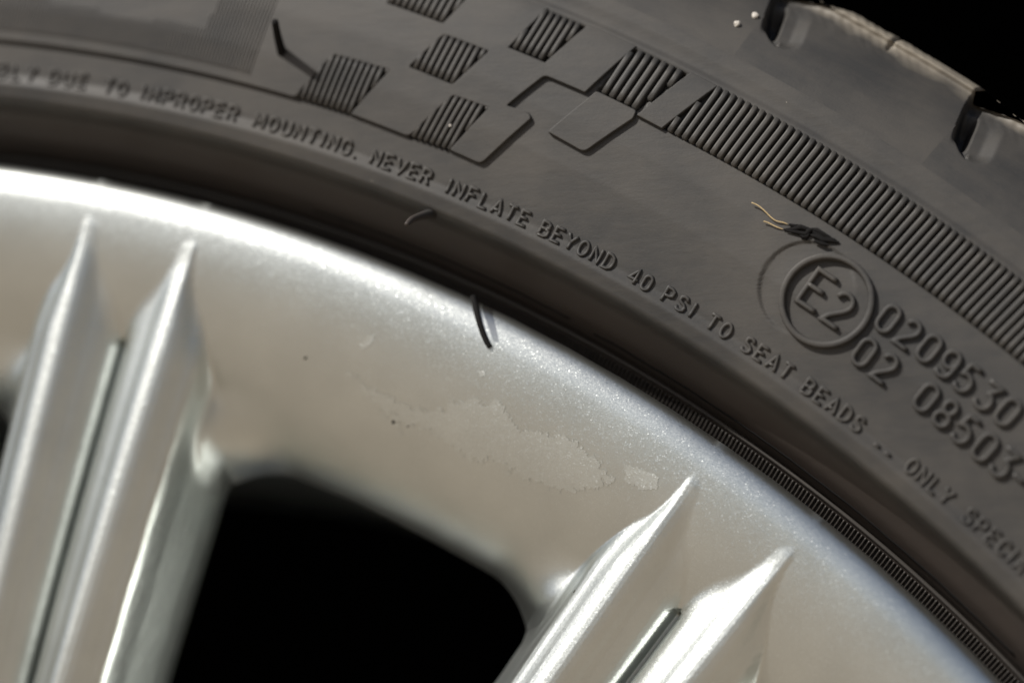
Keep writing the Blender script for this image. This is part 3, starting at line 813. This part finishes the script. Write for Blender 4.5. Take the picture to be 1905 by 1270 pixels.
# approval ring, its letters and the numbers
cE = on_tyre([(1538, 560)])[0]
def place_at(th0, r0):
    return lambda lx, ly, z: tyre_pt(r0+ly, th0+np.degrees(lx/r0), z)
piece('approval_ring', [np.array(arc(0, 0, 5.95, 5.95, 0, 360, 73))], place_at(cE[0], cE[1]), .86, .8, zoff=0)
for ch, px, hh in (('E', (1520, 541), 5.0), ('2', (1562, 576), 4.6)):
    t = on_tyre([px])[0]; letter(ch, t[0], t[1], hh, .66, .66, rot=0)
D1 = [('0', (1653, 594)), ('2', (1691, 622)), ('0', (1729, 649)), ('9', (1765, 678)), ('5', (1799, 705)), ('3', (1837, 738)), ('0', (1875, 767)), ('0', (1948, 828))]
D2 = [('0', (1609, 656)), ('2', (1648, 685)), ('0', (1724, 740)), ('8', (1760, 770)), ('5', (1796, 800)), ('0', (1833, 832)), ('3', (1868, 862)), ('-', (1895, 890))]
for ch, px in D1+D2:
    t = on_tyre([px])[0]; letter(ch, t[0], t[1], 3.75, .64, .62)

# ---- moulding hairs, and a strand modelled as one hair's shadow
def tube(name, pts, rad, mat, parent, n=10, smooth_it=True):
    pts = np.array(pts, float); rad = np.array(rad, float)
    if smooth_it:
        u = np.linspace(0, len(pts)-1, 28); k = len(pts)
        def cat(a):
            out = []
            for t in u:
                i = min(int(t), k-2); f = t-i; p = [a[max(i-1, 0)], a[i], a[i+1], a[min(i+2, k-1)]]
                out.append(.5*((2*p[1])+(-p[0]+p[2])*f+(2*p[0]-5*p[1]+4*p[2]-p[3])*f*f+(-p[0]+3*p[1]-3*p[2]+p[3])*f**3))
            return np.array(out)
        pts, rad = cat(pts), np.interp(u, np.arange(k), rad)
    V, F = [], []; m = len(pts)
    up = np.array([.3, .2, .9])
    for i in range(m):
        d = pts[min(i+1, m-1)]-pts[max(i-1, 0)]; d /= np.linalg.norm(d)+1e-9
        a = np.cross(d, up); a /= np.linalg.norm(a); b = np.cross(d, a)
        V += [pts[i]+rad[i]*(math.cos(q)*a+math.sin(q)*b) for q in np.linspace(0, 2*math.pi, n, endpoint=False)]
    for i in range(m-1):
        for j in range(n): F.append((i*n+j, i*n+(j+1) % n, (i+1)*n+(j+1) % n, (i+1)*n+j))
    F.append(tuple(range(n))[::-1]); F.append(tuple((m-1)*n+j for j in range(n)))
    return link(name, arrays_mesh(name, np.array(V), F), mat, parent)
def between(px_seen, Q):
    """point that the camera sees at px_seen and whose sun shadow falls on Q (closest approach)."""
    d = ray([px_seen])[0]; C = CAM*1e3; s = SUN
    w0 = C-Q; a, b, c = 1., d@s, 1.; e, f = d@w0, s@w0
    t1 = (b*f-c*e)/(a*c-b*b); t2 = (a*f-b*e)/(a*c-b*b)
    return (C+d*t1+Q+s*t2)/2, np.linalg.norm(C+d*t1-Q-s*t2)
def pt_tyre(px): r, th, y = hit([px], lambda r, t: -b_plate(r)); return pol(r, th, y)[0]
def pt_rim(px): r, th, y = hit([px], y_rim); return pol(r, th, y)[0]
tip, miss1 = between((517, 36), pt_tyre((587, 150)))
base = pt_tyre((524, 96)); mid, miss2 = between((519, 66), pt_tyre((553, 120)))

tube('hair_and_shadow_strand', [base+(base-tip)*.05, mid, tip], [.68, .55, .46], M_HAIR_SHADOW, tyre_o)
hp = [((768, 409), (912, 645)), ((775, 402), (903, 620)), ((783, 397), (893, 590)), ((792, 392), (886, 566))]
pts = []; HL = []
for a, b in hp:
    p, ms = between(a, pt_rim(b)); pts.append(p); HL.append((ms, p))
bs = pt_tyre((803, 398))
stub = [bs, bs*.45+pts[-1]*.55, pts[2], pts[1], pts[0]]
tube('hair_and_shadow_strand', stub, [.85, .62, .5, .44, .34], M_RUB, tyre_o)
shadow_strand = []  # near-black strand laid on the lip as the stub hair's cast shadow
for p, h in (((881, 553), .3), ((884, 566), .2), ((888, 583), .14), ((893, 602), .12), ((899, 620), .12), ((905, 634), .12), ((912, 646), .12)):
    t = on_rim([p])[0]; shadow_strand.append(rim_pt(t[1], t[0], h))
tube('hair_and_shadow_strand', shadow_strand, [.46, .46, .45, .43, .42, .41, .36], M_HAIR_SHADOW, tyre_o)

# ------------------------------------------------------------------ small loose things on the sidewall
def strand(px, lift, rad, name, mat, label, cat, group=None):
    P = []
    for p, h in zip(px, lift):
        t = on_tyre([p])[0]; P.append(tyre_pt(t[1], t[0], h))
    P = np.array(P); base = P.mean(0)
    o = tube(name, P-base, [rad]*(len(P)-1)+[rad*.6], mat, None, 8); o.location = base*1e-3+np.array(LOC)
    o['label'] = label; o['category'] = cat
    if group: o['group'] = group
    return o
strand([(1399, 379), (1412, 385), (1424, 395), (1434, 405), (1444, 412), (1458, 415), (1466, 418)], [.5, .45, .4, .35, .3, .2, .12], .085, 'straw_fibre', M_STRAW, 'longer of two pale straw fibres stuck beside the ribbed band', 'straw', 'straw fibres on the sidewall')
strand([(1421, 413), (1430, 416), (1440, 421), (1450, 425), (1457, 427)], [.4, .35, .3, .2, .12], .085, 'straw_fibre', M_STRAW, 'short pale straw fibre lying just below the longer fibre', 'straw', 'straw fibres on the sidewall')
def shred():
    V, F, o = [], [], 0; base = None
    lines = [[(1458, 428), (1475, 427), (1490, 424), (1503, 427), (1520, 436), (1540, 444), (1556, 448)], [(1468, 419), (1478, 421), (1486, 420)], [(1462, 430), (1480, 433), (1498, 437), (1505, 431), (1512, 428)],
             [(1488, 440), (1500, 443), (1506, 436)], [(1505, 437), (1520, 441), (1530, 447), (1545, 449), (1561, 452)], [(1508, 426), (1520, 429), (1534, 438), (1546, 443)], [(1515, 449), (1530, 455), (1541, 457)], [(1486, 432), (1494, 442), (1503, 441)]]
    for L in lines:
        P = []
        for i, p in enumerate(L):
            t = on_tyre([p])[0]; P.append(tyre_pt(t[1], t[0], .12+.25*abs(math.sin(i*1.7+p[0]))))
        P = np.array(P); m = len(P); rad = .2
        for i in range(m):
            rr_ = rad*(1.2 if 0 < i < m-1 else .5)*(0.7+.6*random.random())
            d = P[min(i+1, m-1)]-P[max(i-1, 0)]; d /= np.linalg.norm(d); a = np.cross(d, [0, 1, .1]); a /= np.linalg.norm(a); b = np.cross(d, a)
            V += [P[i]+rr_*(1.5*math.cos(q)*a+math.sin(q)*b) for q in np.linspace(0, 2*math.pi, 6, endpoint=False)]
        for i in range(m-1):
            for j in range(6): F.append((o+i*6+j, o+i*6+(j+1) % 6, o+(i+1)*6+(j+1) % 6, o+(i+1)*6+j))
        o += m*6
    V = np.array(V); base = V.mean(0)
    ob = link('rubber_shred', arrays_mesh('rubber_shred', V-base, F), M_HAIR_SHADOW, None, base*1e-3+np.array(LOC))
    ob['label'] = 'tangled black shred of torn rubber above the circled E2 mark'; ob['category'] = 'shred'
shred()
def grit(px, rad, label, group=None):
    t = on_plate([px])[0]; c = tyre_pt(t[1], t[0], rad*.5, b_plate)
    import bmesh
    bm = bmesh.new(); bmesh.ops.create_icosphere(bm, subdivisions=2, radius=rad*1e-3)
    for v in bm.verts: v.co *= 1+random.uniform(-.22, .22); v.co.y *= .6
    me = bpy.data.meshes.new('grit'); bm.to_mesh(me); bm.free()
    o = link('grit', me, M_GRIT, None, c*1e-3+np.array(LOC)); o['label'] = label; o['category'] = 'grit'
    if group: o['group'] = group
grit((1371, 46), .42, 'pale speck of grit on the shoulder, farther from the tread notch', 'grit specks near the tread notch')
grit((1404, 31), .46, 'pale speck of grit on the shoulder, nearest the tread notch', 'grit specks near the tread notch')
grit((838, 234), .20, 'tiny white grain lodged between ribs of the lowest small ribbed patch')
